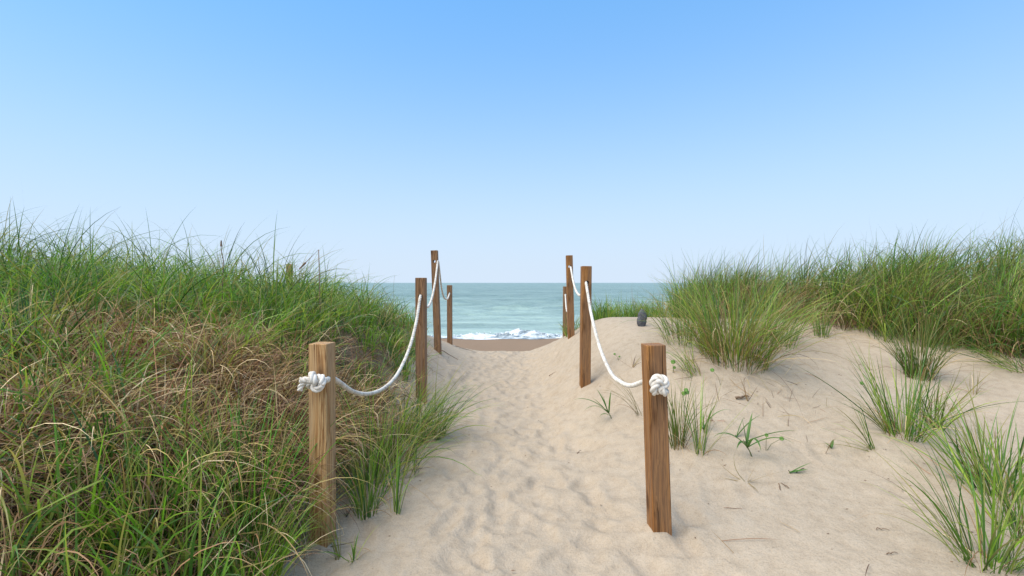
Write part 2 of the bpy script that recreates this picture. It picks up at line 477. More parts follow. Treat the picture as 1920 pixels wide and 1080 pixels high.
# ------------------------------------------------------------------ the sea
def build_sea():
    ys = [19.0]
    while ys[-1] < 9000:
        ys.append(ys[-1] + max(0.16, (ys[-1] - 12) ** 1.5 * 0.0055))
    ys = np.array(ys)
    s = np.linspace(-1, 1, 260)
    s = np.sign(s) * np.abs(s) ** 1.35
    Y = np.repeat(ys[:, None], len(s), 1)
    X = s[None, :] * (45 + 1.6 * ys[:, None])
    amp = np.clip((Y - 22) / 30, 0, 1) * np.clip(1.6 - Y / 500, 0, 1)
    Z = SEA_Z + amp * 1.9 * (0.11 * np.sin(Y * 0.85 + 2.2 * vnoise(X * .05, Y * .05, 1)) * (0.6 + 0.6 * vnoise(X * .09, Y * .12, 2))
                       + 0.13 * vnoise(X * .16, Y * .42, 3) + 0.07 * vnoise(X * .45, Y * 1.0, 4) + 0.03 * vnoise(X * 1.1, Y * 2.1, 5))
    ny, nx = X.shape
    I = np.arange(ny * nx).reshape(ny, nx)
    q = np.stack([I[:-1, :-1], I[:-1, 1:], I[1:, 1:], I[1:, :-1]], -1).reshape(-1, 4)
    tag(mesh_np('sea', np.stack([X, Y, Z], -1).reshape(-1, 3), q, M_WATER), kind='structure')

    # small breaker tumbling onto the beach, with its foam
    xs = np.arange(-14, 14, 0.07)
    t = np.linspace(0, 1, 26)
    X, T = np.meshgrid(xs, t, indexing='ij')
    hgt = 0.06 + 0.24 * np.exp(-((X - 0.6) / 1.5) ** 2) + 0.15 * np.exp(-((X + 1.9) / 1.0) ** 2) + 0.08 * vnoise(X * 0.8, 0 * X, 3) + 0.22 * np.exp(-((np.abs(X + 0.5) - 8) / 2.5) ** 2)
    hgt = np.clip(hgt, 0.05, None)
    yc = 25.3 + 0.06 * X + 0.3 * vnoise(X * 0.5, 0 * X, 5)
    prof = np.sin(np.pi * T) ** 0.8
    Yw = yc + (T - 0.5) * 1.9 - 0.25 * prof
    Zw = SEA_Z - 0.03 + hgt * prof * (1 + 0.35 * vnoise(X * 3.1, T * 9, 6) + 0.3 * vnoise(X * 7, T * 18, 7))
    Yw = Yw + 0.10 * vnoise(X * 5, T * 10, 8)
    nx, nt_ = X.shape
    I = np.arange(nx * nt_).reshape(nx, nt_)
    q = np.stack([I[:-1, :-1], I[1:, :-1], I[1:, 1:], I[:-1, 1:]], -1).reshape(-1, 4)
    w = mesh_np('breaking_wave', np.stack([X, Yw, Zw], -1).reshape(-1, 3), q, M_FOAM)
    tag(w, 'small white wave breaking along the shore beyond the path', 'wave')
    # spray clots: irregular tetra-octa blobs thrown up along the crest
    base = np.array([[1, 0, 0], [-1, 0, 0], [0, 1, 0], [0, -1, 0], [0, 0, 1], [0, 0, -1]], float)
    tri = np.array([[0, 2, 4], [2, 1, 4], [1, 3, 4], [3, 0, 4], [2, 0, 5], [1, 2, 5], [3, 1, 5], [0, 3, 5]])
    V, T3 = [], []
    for i in range(420):
        x = random.uniform(-9, 9)
        h = 0.06 + 0.24 * math.exp(-((x - 0.6) / 1.5) ** 2) + 0.15 * math.exp(-((x + 1.9) / 1.0) ** 2)
        p = np.array([x, 25.2 + 0.06 * x + random.uniform(-0.7, 0.5), SEA_Z + h * random.uniform(0.1, 1.02)])
        V.append(p + base * rng.uniform(0.015, 0.055, (6, 3)))
        T3.append(tri + 6 * i)
    sp = mesh_np('spray', np.concatenate(V), None, M_SPRAY, parent=w, tris=np.concatenate(T3))
    sp['kind'] = 'stuff'
    # thin swash sheet of foam running up the sand
    xs = np.arange(-18, 18, 0.1); t = np.linspace(0, 1, 8)
    X, T = np.meshgrid(xs, t, indexing='ij')
    y0 = 23.7 + 0.045 * X + 0.35 * vnoise(X * 0.35, 0 * X, 9) + 0.12 * vnoise(X * 1.4, 0 * X, 10)
    Yf = y0 + T * (25.2 - 23.7)
    Zf = np.maximum(ground(X, Yf), SEA_Z) + 0.012 + 0.03 * np.sin(np.pi * T) * (1 + vnoise(X * 3, T * 6, 2))
    nx, nt_ = X.shape
    I = np.arange(nx * nt_).reshape(nx, nt_)
    q = np.stack([I[:-1, :-1], I[1:, :-1], I[1:, 1:], I[:-1, 1:]], -1).reshape(-1, 4)
    f = mesh_np('swash_foam', np.stack([X, Yf, Zf], -1).reshape(-1, 3), q, M_FOAM)
    tag(f, 'thin white wash sliding up the wet sand', 'sea foam', kind='stuff')
build_sea()

# ------------------------------------------------------------------ grass blades (vectorised)
def jitter(c, n, amt=0.18):
    c = np.asarray(c, float)
    k = rng.normal(1, amt, (n, 1)).clip(0.5, 1.6)
    return np.clip(c * k * rng.normal(1, 0.07, (n, 3)), 0.004, 0.9)

GREENS = np.array([[.10, .21, .022], [.135, .27, .028], [.21, .345, .038], [.045, .115, .022], [.30, .37, .06], [.10, .21, .05]])
STRAWS = np.array([[.44, .285, .13], [.27, .15, .07], [.66, .50, .29], [.11, .058, .034], [.42, .32, .11], [.33, .17, .085], [.18, .095, .055]])

def pick(pal, n, p=None):
    return pal[rng.choice(len(pal), n, p=p)]

def blades(base, az, tilt, bend, length, width, c0, c1, seg=6, power=1.6, wind=(0, 0), fold=False, clamp=True, twist=0.6, kink=None):
    """ribbons that taper to a tip; returns vertices, quads, colours"""
    n = len(base)
    s = np.linspace(0, 1, seg + 1)
    th = tilt[:, None] + bend[:, None] * s[None] ** power
    if kink is not None:
        th = th + kink[:, None] * (s[None] > 0.55)
    d = np.stack([np.sin(th) * np.cos(az)[:, None], np.sin(th) * np.sin(az)[:, None], np.cos(th)], -1)
    d[..., 0] += wind[0] * s[None] ** 1.5
    d[..., 1] += wind[1] * s[None] ** 1.5
    d /= np.linalg.norm(d, axis=-1, keepdims=True)
    step = (length / seg)[:, None, None]
    P = base[:, None, :] + np.concatenate([np.zeros((n, 1, 3)), np.cumsum(0.5 * (d[:, 1:] + d[:, :-1]) * step, 1)], 1)
    if clamp:
        g = ground(P[..., 0], P[..., 1]) + 0.004 + 0.006 * rng.random((n, 1))
        P[:, 1:, 2] = np.maximum(P[:, 1:, 2], g[:, 1:])
    side = np.stack([-np.sin(az), np.cos(az), 0 * az], -1)[:, None, :]
    tw = rng.normal(0, twist, n)[:, None, None] + 0.5 * rng.normal(0, twist, n)[:, None, None] * s[None, :, None]
    nrm = np.cross(d, np.broadcast_to(side, d.shape))
    side = side * np.cos(tw) + nrm * np.sin(tw)
    prof = np.clip(0.75 + 0.5 * s, 0, 1) * (1 - s ** 2.6) + 0.04
    W = 0.5 * width[:, None, None] * prof[None, :, None]
    col = c0[:, None, :] * (1 - s[None, :, None]) + c1[:, None, :] * s[None, :, None]
    if fold:
        up = np.cross(side, d)
        V = np.stack([P - side * W + up * W * 0.45, P, P + side * W + up * W * 0.45], 2)
        k = 3
    else:
        V = np.stack([P - side * W, P + side * W], 2)
        k = 2
    col = np.repeat(col[:, :, None, :], k, 2).reshape(-1, 3)
    I = np.arange(n * (seg + 1) * k).reshape(n, seg + 1, k)
    Q = np.stack([I[:, :-1, :-1], I[:, :-1, 1:], I[:, 1:, 1:], I[:, 1:, :-1]], -1).reshape(-1, 4)
    return V.reshape(-1, 3), Q, col

def join(parts):
    V, Q, K, o = [], [], [], 0
    for v, q, c in parts:
        V.append(v); Q.append(q + o); K.append(c); o += len(v)
    return np.concatenate(V), np.concatenate(Q), np.concatenate(K)

def scatter(n, x0, x1, y0, y1, dens):
    out = []
    while sum(len(a) for a in out) < n:
        x = rng.uniform(x0, x1, n); y = rng.uniform(y0, y1, n)
        k = rng.random(n) < dens(x, y)
        out.append(np.c_[x[k], y[k]])
    return np.concatenate(out)[:n]

def tufted(centres, per, spread, L, tilt, bend, width, pal, pal_p=None, tip=None, wind=(0, 0), seg=6, lscale=None):
    """blades gathered in tufts round the given centres"""
    nt_ = len(centres)
    n = nt_ * per
    cx = np.repeat(centres, per, 0)
    az = rng.uniform(0, 2 * np.pi, n)
    r = spread * np.sqrt(rng.random(n))
    x = cx[:, 0] + r * np.cos(az); y = cx[:, 1] + r * np.sin(az)
    base = np.c_[x, y, ground(x, y) - 0.01]
    az = az + rng.normal(0, 0.7, n)
    tl = np.repeat(rng.uniform(0.75, 1.2, nt_), per)
    if lscale is not None:
        tl = tl * np.repeat(lscale, per)
    ln = rng.uniform(*L, n) * tl
    tcol = np.repeat(pick(pal, nt_, pal_p), per, 0)
    c0 = np.where(rng.random((n, 1)) < 0.6, tcol, pick(pal, n, pal_p))
    c0 = c0 * rng.normal(1, 0.16, (n, 1)).clip(0.55, 1.6)
    kink = np.where(rng.random(n) < 0.12, rng.uniform(0.6, 1.7, n), 0.0)
    c1 = c0 * 1.15 if tip is None else np.where(rng.random((n, 1)) < 0.2, np.asarray(tip) * np.ones((n, 3)), c0 * 1.15)
    return blades(base, az, np.abs(rng.normal(tilt[0], tilt[1], n)), rng.normal(bend[0], bend[1], n), ln,
                  rng.uniform(*width, n), c0, c1, seg, wind=wind, kink=kink)

STRAW_TIP = (.34, .27, .10)

def straw_patch(x, y):
    """where last year's growth has fallen and lies on top (0..1)"""
    g = lambda cx, cy, sx, sy: np.exp(-((x - cx) / sx) ** 2 - ((y - cy) / sy) ** 2)
    p = g(-1.95, 2.65, .60, .26) + g(-1.75, 2.15, .42, .22) + 0.8 * g(-1.42, 2.55, .26, .26) + 0.35 * g(-1.2, 3.0, .28, .25) + 0.4 * g(-2.9, 3.0, .5, .25) + 0.5 * g(-2.2, 1.75, .3, .2)
    return np.clip(p * (0.8 + 1.1 * vnoise(x * 3.1, y * 3.1, 31)), 0, 1)

def build_left_grass():
    # back of the dune: a deep stand of green arching grass
    dens = lambda x, y: (x < grass_edge_left(y) - 0.05) * sstep(9.2, 7.5, y) * sstep(2.7, 3.4, y + 0.3 * vnoise(x, y, 7)) * (0.45 + 0.75 * vnoise(x * 1.3, y * 1.3, 8) + 0.2) * (1 - 0.8 * straw_patch(x, y))
    cen = scatter(900, -11, -1.0, 2.8, 8.8, lambda x, y: dens(x, y) * np.where(y < 5.5, 1, 0.45))
    ls = np.interp(cen[:, 0], [-5, -3, -2.2, -1.7, -1.3, -1.0], [1.08, 1.0, 0.95, 0.75, 0.5, 0.36])
    g = [tufted(cen, 24, 0.08, (0.26, 0.80), (0.22, 0.18), (1.3, 0.6), (0.0055, 0.0105), GREENS, None, STRAW_TIP, (0.15, 0.0), 7, ls)]
    # a few taller, looser plumes that break the skyline
    cen = scatter(230, -10, -1.4, 3.4, 6.5, lambda x, y: (x < grass_edge_left(y) - 0.1) * np.where(y < 5.2, 1, 0.5))
    ls = np.interp(cen[:, 0], [-5, -3, -2.2, -1.6, -1.2], [1.08, 1.02, 0.95, 0.68, 0.45])
    g.append(tufted(cen, 13, 0.05, (0.6, 1.1), (0.18, 0.13), (1.4, 0.5), (0.0055, 0.0095), GREENS * 0.6, None, STRAW_TIP, (0.18, 0.0), 9, ls))
    # scattered tufts standing up out of the straw in the foreground
    dens2 = lambda x, y: (x < grass_edge_left(y) - 0.02) * (0.2 + 0.8 * (vnoise(x * 1.9, y * 1.9, 11) > -0.2)) * (1 - 0.92 * straw_patch(x, y))
    cen = scatter(215, -4.0, -0.95, 1.35, 3.3, dens2)
    g.append(tufted(cen, 18, 0.05, (0.25, 0.66), (0.18, 0.15), (0.95, 0.55), (0.0055, 0.0115), GREENS, None, STRAW_TIP, (0.06, 0), 8))
    v, q, c = join(g)
    tag(mesh_np('dune_grass', v, q, M_BLADE, c), 'dense green arching dune grass covering the bank beside the knotted pale post', 'dune grass', kind='stuff')

    # matted straw: old blades that have fallen over in whorls, heaped on top of one another
    cen = scatter(370, -3.6, -0.8, 1.4, 3.6, lambda x, y: (x < grass_edge_left(y) - 0.1) * (0.04 + straw_patch(x, y)))
    s = [tufted(cen, 30, 0.09, (0.28, 0.72), (0.45, 0.32), (2.0, 0.7), (0.0034, 0.0066), STRAWS, None, None, (0.0, -0.08), 10)]
    cen = scatter(620, -9, -1.0, 2.8, 7.0, lambda x, y: (x < grass_edge_left(y)) * 0.9)
    s.append(tufted(cen, 9, 0.10, (0.3, 0.6), (0.4, 0.3), (1.7, 0.6), (0.003, 0.006), STRAWS * 0.9, None, None, (0.2, 0), 6))
    cen = scatter(280, -3.6, -0.95, 1.3, 3.2, lambda x, y: (x < grass_edge_left(y) - 0.18) * 1.0)
    s.append(tufted(cen, 10, 0.07, (0.2, 0.5), (0.5, 0.3), (1.6, 0.6), (0.003, 0.0055), STRAWS, None, None, (0.05, -0.05), 7))
    n = 10000
    xy = scatter(n, -4.0, -0.8, 1.3, 4.0, lambda x, y: (x < grass_edge_left(y) - 0.08) * (0.12 + straw_patch(x, y)))
    heap = 0.03 + 0.20 * straw_patch(xy[:, 0], xy[:, 1]) * rng.random(n) ** 0.5
    base = np.c_[xy, ground(xy[:, 0], xy[:, 1]) + heap]
    c0 = pick(STRAWS, n) * rng.normal(0.95, 0.2, (n, 1)).clip(0.4, 1.5)
    s.append(blades(base, rng.normal(-0.6, 1.6, n), rng.normal(1.15, 0.3, n), rng.normal(0.7, 0.5, n), rng.uniform(0.15, 0.5, n), rng.uniform(0.003, 0.006, n), c0, c0, 6))
    v, q, c = join(s)
    tag(mesh_np('straw_mat', v, q, M_DRY, c), 'tangled mat of fallen tan straw among the green grass by the knotted pale post', 'dry grass', kind='stuff')

def build_right_grass():
    dens = lambda x, y: (y > grass_edge_right(x) + 0.1 * vnoise(x * 3, y * 3, 2)) * (y < grass_edge_right(x) + 2.6) * (x > 0.37 * y) * np.where(y < grass_edge_right(x) + 0.9, 1.0, 0.5) * (0.5 + 0.6 * vnoise(x * 1.5, y * 1.5, 17) + 0.2)
    cen = scatter(820, 1.7, 10, 3.3, 8.4, dens)
    ls = np.interp(cen[:, 0], [1.7, 2.2, 3.5, 5], [0.8, 1.12, 1.1, 1.12])
    pal = np.concatenate([GREENS, [[.17, .19, .04], [.13, .14, .04]]])
    g = [tufted(cen, 25, 0.10, (0.26, 0.74), (0.24, 0.18), (0.9, 0.6), (0.005, 0.0095), pal, None, STRAW_TIP, (0.38, 0.0), 7, ls)]
    cen = scatter(200, 1.9, 9, 3.6, 7.0, lambda x, y: (y > grass_edge_right(x) + 0.3) * (y < grass_edge_right(x) + 1.8) * (x > 0.40 * y))
    ls = np.interp(cen[:, 0], [1.7, 2.2, 3.5, 5], [0.85, 1.08, 1.02, 1.05])
    g.append(tufted(cen, 14, 0.06, (0.6, 0.9), (0.22, 0.12), (0.8, 0.3), (0.0045, 0.0075), pal * 0.6, None, STRAW_TIP, (0.95, 0.0), 9, ls))
    cen = scatter(75, 1.2, 2.3, 6.1, 7.6, lambda x, y: (y > 6.35 - 0.3 * (x - 1.3)) * 1.0)
    g.append(tufted(cen, 22, 0.09, (0.14, 0.42), (0.25, 0.2), (0.8, 0.5), (0.005, 0.008), GREENS, None, STRAW_TIP, (0.15, 0), 6))
    v, q, c = join(g)
    tag(mesh_np('ridge_grass', v, q, M_BLADE, c), 'wind-combed green grass along the crest above the bare sand slope', 'dune grass', kind='stuff')
    cen = scatter(520, 1.9, 9, 3.3, 7.0, lambda x, y: (y > grass_edge_right(x) - 0.05) * (y < grass_edge_right(x) + 1.2) * np.clip(0.4 + vnoise(x * 1.2, y * 1.2, 21) + 0.8 * np.exp(-((x - 4.2) / .5) ** 2), 0.05, 1))
    s = [tufted(cen, 15, 0.10, (0.25, 0.75), (0.35, 0.25), (1.5, 0.6), (0.0035, 0.0065), STRAWS * 0.85, None, None, (0.25, 0), 7)]
    v, q, c = join(s)
    tag(mesh_np('ridge_straw', v, q, M_DRY, c), 'dead brown blades in the skirt of the crest grass above the sand', 'dry grass', kind='stuff')

build_left_grass()
build_right_grass()

# ------------------------------------------------------------------ single grass tufts: things of their own
GREEN_P = GREENS
def tuft_thing(u, v, label, n, L, spread, tilt=(0.22, 0.18), bend=(0.8, 0.45), width=(0.004, 0.0075), dry=0.25, wind=(0, 0), az=None, name='grass_tuft', pal=GREENS, at=None, sink=0.012):
    p = spot(u, v) if at is None else np.array([at[0], at[1], float(ground(*at))])
    o = empty(name, p)
    tag(o, label, 'grass tuft', 'grass tufts on the sand')
    def one(m, pal, L, tl, bd, wd, nseg, tipc):
        a = rng.uniform(0, 2 * np.pi, m) if az is None else rng.normal(az[0], az[1], m)
        r = spread * np.sqrt(rng.random(m)); a2 = rng.uniform(0, 6.28, m) if az is not None else a + rng.normal(0, 0.4, m)
        x = p[0] + r * np.cos(a2); y = p[1] + r * np.sin(a2)
        base = np.c_[x, y, ground(x, y) - sink]
        c0 = pick(pal, m) * rng.normal(1, 0.18, (m, 1)).clip(0.6, 1.5)
        c1 = np.where(rng.random((m, 1)) < 0.3, np.asarray(tipc), c0 * 1.15)
        return blades(base, a, np.abs(rng.normal(*tl, m)), rng.normal(*bd, m), rng.uniform(*L, m), rng.uniform(*wd, m), c0, c1, nseg, wind=wind, fold=True)
    if n <= 16:
        for i in range(n):
            vv, q, c = one(1, pal, L, tilt, bend, width, 9, STRAW_TIP)
            mesh_np('leaf', vv - p, q, M_BLADE, c, o)
    else:
        vv, q, c = one(n, pal, L, tilt, bend, width, 8, STRAW_TIP)
        tag(mesh_np('foliage', vv - p, q, M_BLADE, c, o), kind='stuff')
    k = int(n * dry)
    if k:
        vv, q, c = one(k, STRAWS, (L[0] * 0.5, L[1] * 0.9), (0.45, 0.3), (1.4, 0.5), (0.0025, 0.0045), 7, STRAWS[1])
        tag(mesh_np('dead_foliage', vv - p, q, M_DRY, c, o), kind='stuff')
    return o

UP, DN, LF, RT = math.pi / 2, -math.pi / 2, math.pi, 0.0
# beside the path, near the pale knotted post
tuft_thing(688, 962, 'upright green grass tuft on the sand just beside the knotted pale post', 54, (0.24, 0.52), 0.055, (0.24, 0.16), (0.6, 0.4))
tuft_thing(742, 962, 'sparse few-bladed tuft with one broad bright shoot beside the path', 12, (0.28, 0.48), 0.03, (0.14, 0.1), (0.5, 0.4), (0.005, 0.010))
tuft_thing(800, 880, 'thin tuft with long blades drooping over the path edge', 34, (0.35, 0.7), 0.09, (0.45, 0.25), (1.25, 0.4), (0.003, 0.006), az=(0.1, 0.9), at=(-0.66, 2.85))
tuft_thing(560, 900, 'green tuft against the hidden side of the pale knotted post', 110, (0.3, 0.68), 0.12, (0.25, 0.2), (0.9, 0.5), at=(-0.83, 2.66))
tuft_thing(662, 1052, 'small sprig of narrow blades on bare sand before the pale knotted post', 9, (0.10, 0.22), 0.012, (0.35, 0.25), (0.5, 0.3), (0.004, 0.007), 0.2)
tuft_thing(634, 1048, 'red-based sprig whose pale blades arch across the foot of the pale post', 9, (0.22, 0.42), 0.012, (0.25, 0.2), (1.3, 0.4), (0.004, 0.006), 0.3, az=(LF, 0.6), pal=np.array([[.2, .22, .05], [.28, .26, .08], [.12, .17, .03]]))
tuft_thing(800, 770, 'thick green tuft spilling from the foot of the second post onto the path', 230, (0.30, 0.72), 0.19, (0.45, 0.28), (1.0, 0.45), (0.0035, 0.007), 0.25, az=(-0.2, 1.0), at=(-0.72, 3.5))
tuft_thing(740, 800, 'shaggy tuft below the drooping rope between pale post and second post', 150, (0.35, 0.72), 0.16, (0.32, 0.22), (1.0, 0.45), (0.0035, 0.007), 0.35, at=(-0.84, 3.05))
# foreground of the grassy bank
tuft_thing(0, 0, 'fresh green tuft at the sandy corner in front of the pale post', 95, (0.26, 0.5), 0.10, (0.22, 0.16), (0.8, 0.4), (0.005, 0.010), 0.3, at=(-1.02, 1.74), pal=GREENS[[0, 1, 2]])
tuft_thing(0, 0, 'loose arching tuft brushing the foot of the pale post', 50, (0.3, 0.55), 0.07, (0.3, 0.2), (1.1, 0.4), (0.004, 0.008), 0.4, at=(-1.02, 2.08), pal=GREENS[[1, 2, 4]])
tuft_thing(470, 1030, 'tall bright green tuft beside the base of the pale post in the straw', 150, (0.38, 0.74), 0.13, (0.16, 0.13), (0.6, 0.4), (0.005, 0.0105), 0.15, at=(-1.17, 1.98), pal=np.array([[.12, .30, .03], [.085, .23, .022], [.19, .34, .045]]))
tuft_thing(210, 1000, 'dark broad-bladed upright tuft standing in the matted straw', 26, (0.35, 0.6), 0.06, (0.12, 0.1), (0.35, 0.3), (0.008, 0.014), 0.2, at=(-1.62, 1.85), pal=np.array([[.035, .10, .018], [.05, .125, .02]]))
tuft_thing(40, 1000, 'long arching tuft of wide blades at the near corner of the bank', 60, (0.45, 0.75), 0.10, (0.3, 0.2), (1.3, 0.4), (0.005, 0.010), 0.3, at=(-2.0, 1.72))
tuft_thing(60, 760, 'tall stiff dark green tuft rising through straw far along the bank', 70, (0.4, 0.7), 0.08, (0.15, 0.12), (0.5, 0.35), (0.006, 0.011), 0.2, at=(-2.75, 2.6), pal=np.array([[.03, .085, .02], [.045, .11, .02]]))
tuft_thing(330, 1075, 'fresh green tuft at the very front edge of the straw mat', 90, (0.35, 0.65), 0.10, (0.2, 0.15), (0.8, 0.4), (0.005, 0.0105), 0.2, at=(-1.36, 1.72), pal=np.array([[.13, .29, .03], [.09, .22, .022], [.22, .35, .045]]))
# by the reddish knotted post
tuft_thing(1272, 838, 'narrow upright tuft growing against the reddish knotted post', 44, (0.28, 0.52), 0.04, (0.14, 0.12), (0.35, 0.3), (0.004, 0.007), 0.3, pal=np.array([[.10, .15, .025], [.07, .13, .02], [.16, .17, .04]]))
tuft_thing(1312, 848, 'spiky tuft leaning away from the reddish knotted post', 26, (0.28, 0.52), 0.045, (0.35, 0.2), (0.3, 0.3), (0.003, 0.006), 0.4)
tuft_thing(1200, 778, 'long dry drooping blades behind the reddish knotted post', 10, (0.3, 0.55), 0.03, (0.5, 0.2), (0.8, 0.3), (0.003, 0.005), 0.2, az=(LF, 0.4), pal=np.array([[.12, .11, .04], [.09, .10, .03]]))
tuft_thing(1300, 700, 'low green tuft at the shaded foot of the big round clump', 40, (0.2, 0.4), 0.07, (0.5, 0.25), (0.6, 0.4), (0.003, 0.006), 0.4, az=(LF, 0.8))
# the big clump and the tufts of the open slope
tuft_thing(1375, 668, 'big shaggy clump of grass on its own sand hummock behind the reddish post', 430, (0.35, 0.98), 0.25, (0.34, 0.24), (0.85, 0.55), (0.0035, 0.0075), 0.6, wind=(0.1, 0), pal=np.concatenate([GREENS, GREENS * [1.1, .8, .8], [[.20, .20, .05]]]))
tuft_thing(1290, 640, 'loose green clump on the sand shoulder beside the dark stone', 200, (0.30, 0.7), 0.24, (0.32, 0.22), (0.8, 0.5), (0.003, 0.006), 0.25)
tuft_thing(1440, 640, 'olive clump with brown skirts between shaggy clump and crest', 220, (0.35, 0.8), 0.24, (0.32, 0.22), (0.8, 0.5), (0.003, 0.006), 0.5, wind=(0.15, 0))
tuft_thing(1722, 706, 'compact dense tuft at the middle of the bare slope', 170, (0.28, 0.68), 0.09, (0.26, 0.18), (0.45, 0.35), (0.003, 0.0065), 0.25, pal=np.array([[.085, .15, .025], [.06, .125, .02], [.12, .16, .035]]))
tuft_thing(1692, 818, 'open fan-shaped tuft with red-brown base just below the dense tuft', 105, (0.28, 0.66), 0.09, (0.40, 0.24), (0.35, 0.3), (0.004, 0.0075), 0.35)
tuft_thing(1636, 842, 'small one-sided sprig leaning over towards the path', 14, (0.22, 0.46), 0.02, (0.6, 0.28), (0.5, 0.3), (0.004, 0.008), 0.2, az=(LF, 0.5))
tuft_thing(1752, 800, 'short yellowish tuft tucked behind the fan-shaped tuft', 34, (0.2, 0.42), 0.04, (0.35, 0.2), (0.4, 0.3), (0.004, 0.008), 0.3, pal=np.array([[.16, .19, .03], [.10, .15, .025]]))
tuft_thing(1826, 738, 'small straw-coloured stubble tuft alone on the slope', 8, (0.14, 0.28), 0.02, (0.12, 0.1), (0.2, 0.2), (0.003, 0.005), 1.0, pal=np.array([[.2, .2, .06], [.3, .24, .11]]))
tuft_thing(1860, 900, 'wide dark green tuft with long leaning blades at the frame edge', 120, (0.3, 0.6), 0.11, (0.45, 0.25), (0.45, 0.35), (0.004, 0.008), 0.2, at=(2.35, 2.2))
tuft_thing(1830, 1070, 'nearest green tuft of the slope with blades reaching over the sand', 80, (0.28, 0.6), 0.08, (0.4, 0.25), (0.55, 0.4), (0.004, 0.008), 0.25, at=(1.80, 1.72))
tuft_thing(1900, 1040, 'rank green tuft behind the nearest tuft of the slope', 70, (0.3, 0.55), 0.1, (0.35, 0.25), (0.5, 0.35), (0.004, 0.008), 0.25, at=(2.12, 1.85))
tuft_thing(1905, 690, 'flattened sheaf of dark blades lying across the upper slope', 60, (0.3, 0.6), 0.12, (1.0, 0.2), (0.5, 0.3), (0.003, 0.006), 0.3, az=(LF, 0.35))
tuft_thing(1072, 624, 'green tuft growing between the two farthest posts of the reddish row', 60, (0.2, 0.42), 0.12, (0.3, 0.2), (0.6, 0.4), (0.005, 0.009), 0.2)
tuft_thing(1580, 615, 'brown sparse tuft at the lower hem of the crest grass', 50, (0.12, 0.3), 0.08, (0.35, 0.2), (0.5, 0.3), (0.003, 0.005), 0.6, pal=np.array([[.16, .12, .05], [.10, .12, .03]]))
tuft_thing(1540, 630, 'upright green tuft peeking over the rim of the bare slope', 60, (0.2, 0.4), 0.06, (0.15, 0.12), (0.4, 0.3), (0.004, 0.007), 0.2)
tuft_thing(798, 640, 'grass sprout between second and third post of the pale row', 40, (0.2, 0.4), 0.1, (0.3, 0.2), (0.7, 0.4), (0.004, 0.008), 0.2, at=(-1.08, 5.2))

# dry star-like sprigs, dead stalks, seedlings with broad leaves
def stick(name, pts, rad, material, parent=None, sides=5):
    pts = np.asarray(pts, float)
    n = len(pts)
    t = np.gradient(pts, axis=0); t /= np.linalg.norm(t, axis=1, keepdims=True)
    a = np.cross(t, np.array([0.31, 0.2, 0.93])); a /= np.linalg.norm(a, axis=1, keepdims=True)
    b = np.cross(t, a)
    ang = np.arange(sides) / sides * 2 * np.pi
    r = np.linspace(rad, rad * 0.5, n)[:, None, None]
    V = pts[:, None] + r * (a[:, None] * np.cos(ang)[None, :, None] + b[:, None] * np.sin(ang)[None, :, None])
    I = np.arange(n * sides).reshape(n, sides); J = np.roll(I, -1, 1)
    q = np.stack([I[:-1], J[:-1], J[1:], I[1:]], -1).reshape(-1, 4)
    return mesh_np(name, V.reshape(-1, 3), q, material, parent=parent)

def sprig(u, v, label, n, L, flat=1.0, cat='dry sprig', name='dry_sprig', pal=STRAWS * 0.75):
    p = spot(u, v)
    o = empty(name, p)
    tag(o, label, cat, 'dead sprigs on the sand')
    for i in range(n):
        a = rng.uniform(0, 6.28, 1); c0 = pick(pal, 1)
        vv, q, c = blades(p[None] + [[0, 0, -0.004]], a, np.array([rng.uniform(0.35, 1.0) * flat]), rng.normal(0.3, 0.4, 1), np.array([rng.uniform(*L)]), np.array([rng.uniform(0.003, 0.006)]), c0, c0 * 0.9, 6, fold=True)
        mesh_np('stem', vv - p, q, M_DRY, c, o)
    return o

sprig(1186, 690, 'brown star-shaped dead sprig under the rope between second and reddish knotted post', 7, (0.12, 0.26), 1.3)
sprig(1402, 752, 'dead forked stubble below the big shaggy clump', 6, (0.10, 0.24), 0.9)
sprig(1478, 800, 'single stub of dead reed standing in bare sand', 2, (0.05, 0.09), 0.2)
sprig(1548, 850, 'two thin dead stalks leaning beside a small green weed', 3, (0.10, 0.18), 0.5)
sprig(1340, 790, 'pinkish withered sprig lying beyond the spiky tuft', 6, (0.06, 0.16), 1.4, pal=np.array([[.42, .22, .15], [.34, .2, .12]]))
sprig(1400, 905, 'yellowed runner of limp dead blades sprawled on the near sand', 8, (0.10, 0.26), 1.5, pal=np.array([[.28, .24, .08], [.3, .22, .1]]))
sprig(610, 1030, 'dark withered roots spilling from the foot of the pale post', 6, (0.06, 0.18), 1.5, pal=np.array([[.1, .07, .04], [.16, .1, .06]]))
sprig(650, 970, 'small blackened stub between pale post and upright tuft', 5, (0.04, 0.1), 1.2, pal=np.array([[.06, .045, .03]]))

def seedling(u, v, label, leaves, name='broadleaf_seedling'):
    """leaves: (azimuth, start height, tilt, bend, length, width)"""
    p = spot(u, v)
    o = empty(name, p)
    tag(o, label, 'seedling', 'broad-leaved seedlings on the sand')
    top = max(l[1] for l in leaves)
    lean = 0.55
    d = np.array([-lean, 0, 1.0])
    stick('stalk', [d * 0 - [0, 0, .02], d * top * 0.35, d * top * 0.7, d * (top + 0.01)], 0.004, M_STALK, o)
    for az, h, tl, bd, L, W in leaves:
        c0 = np.array([[.075, .18, .035]]) * rng.normal(1, 0.12); c1 = c0 * [[1.3, 1.15, 1.0]]
        base = (p + d * h)[None]
        vv, q, c = blades(base, np.array([az]), np.array([tl]), np.array([bd]), np.array([L]), np.array([W]), c0, c1, 10, 1.8, fold=True, twist=0.25)
        mesh_np('leaf', vv - p, q, M_BLADE, c, o)
    return o

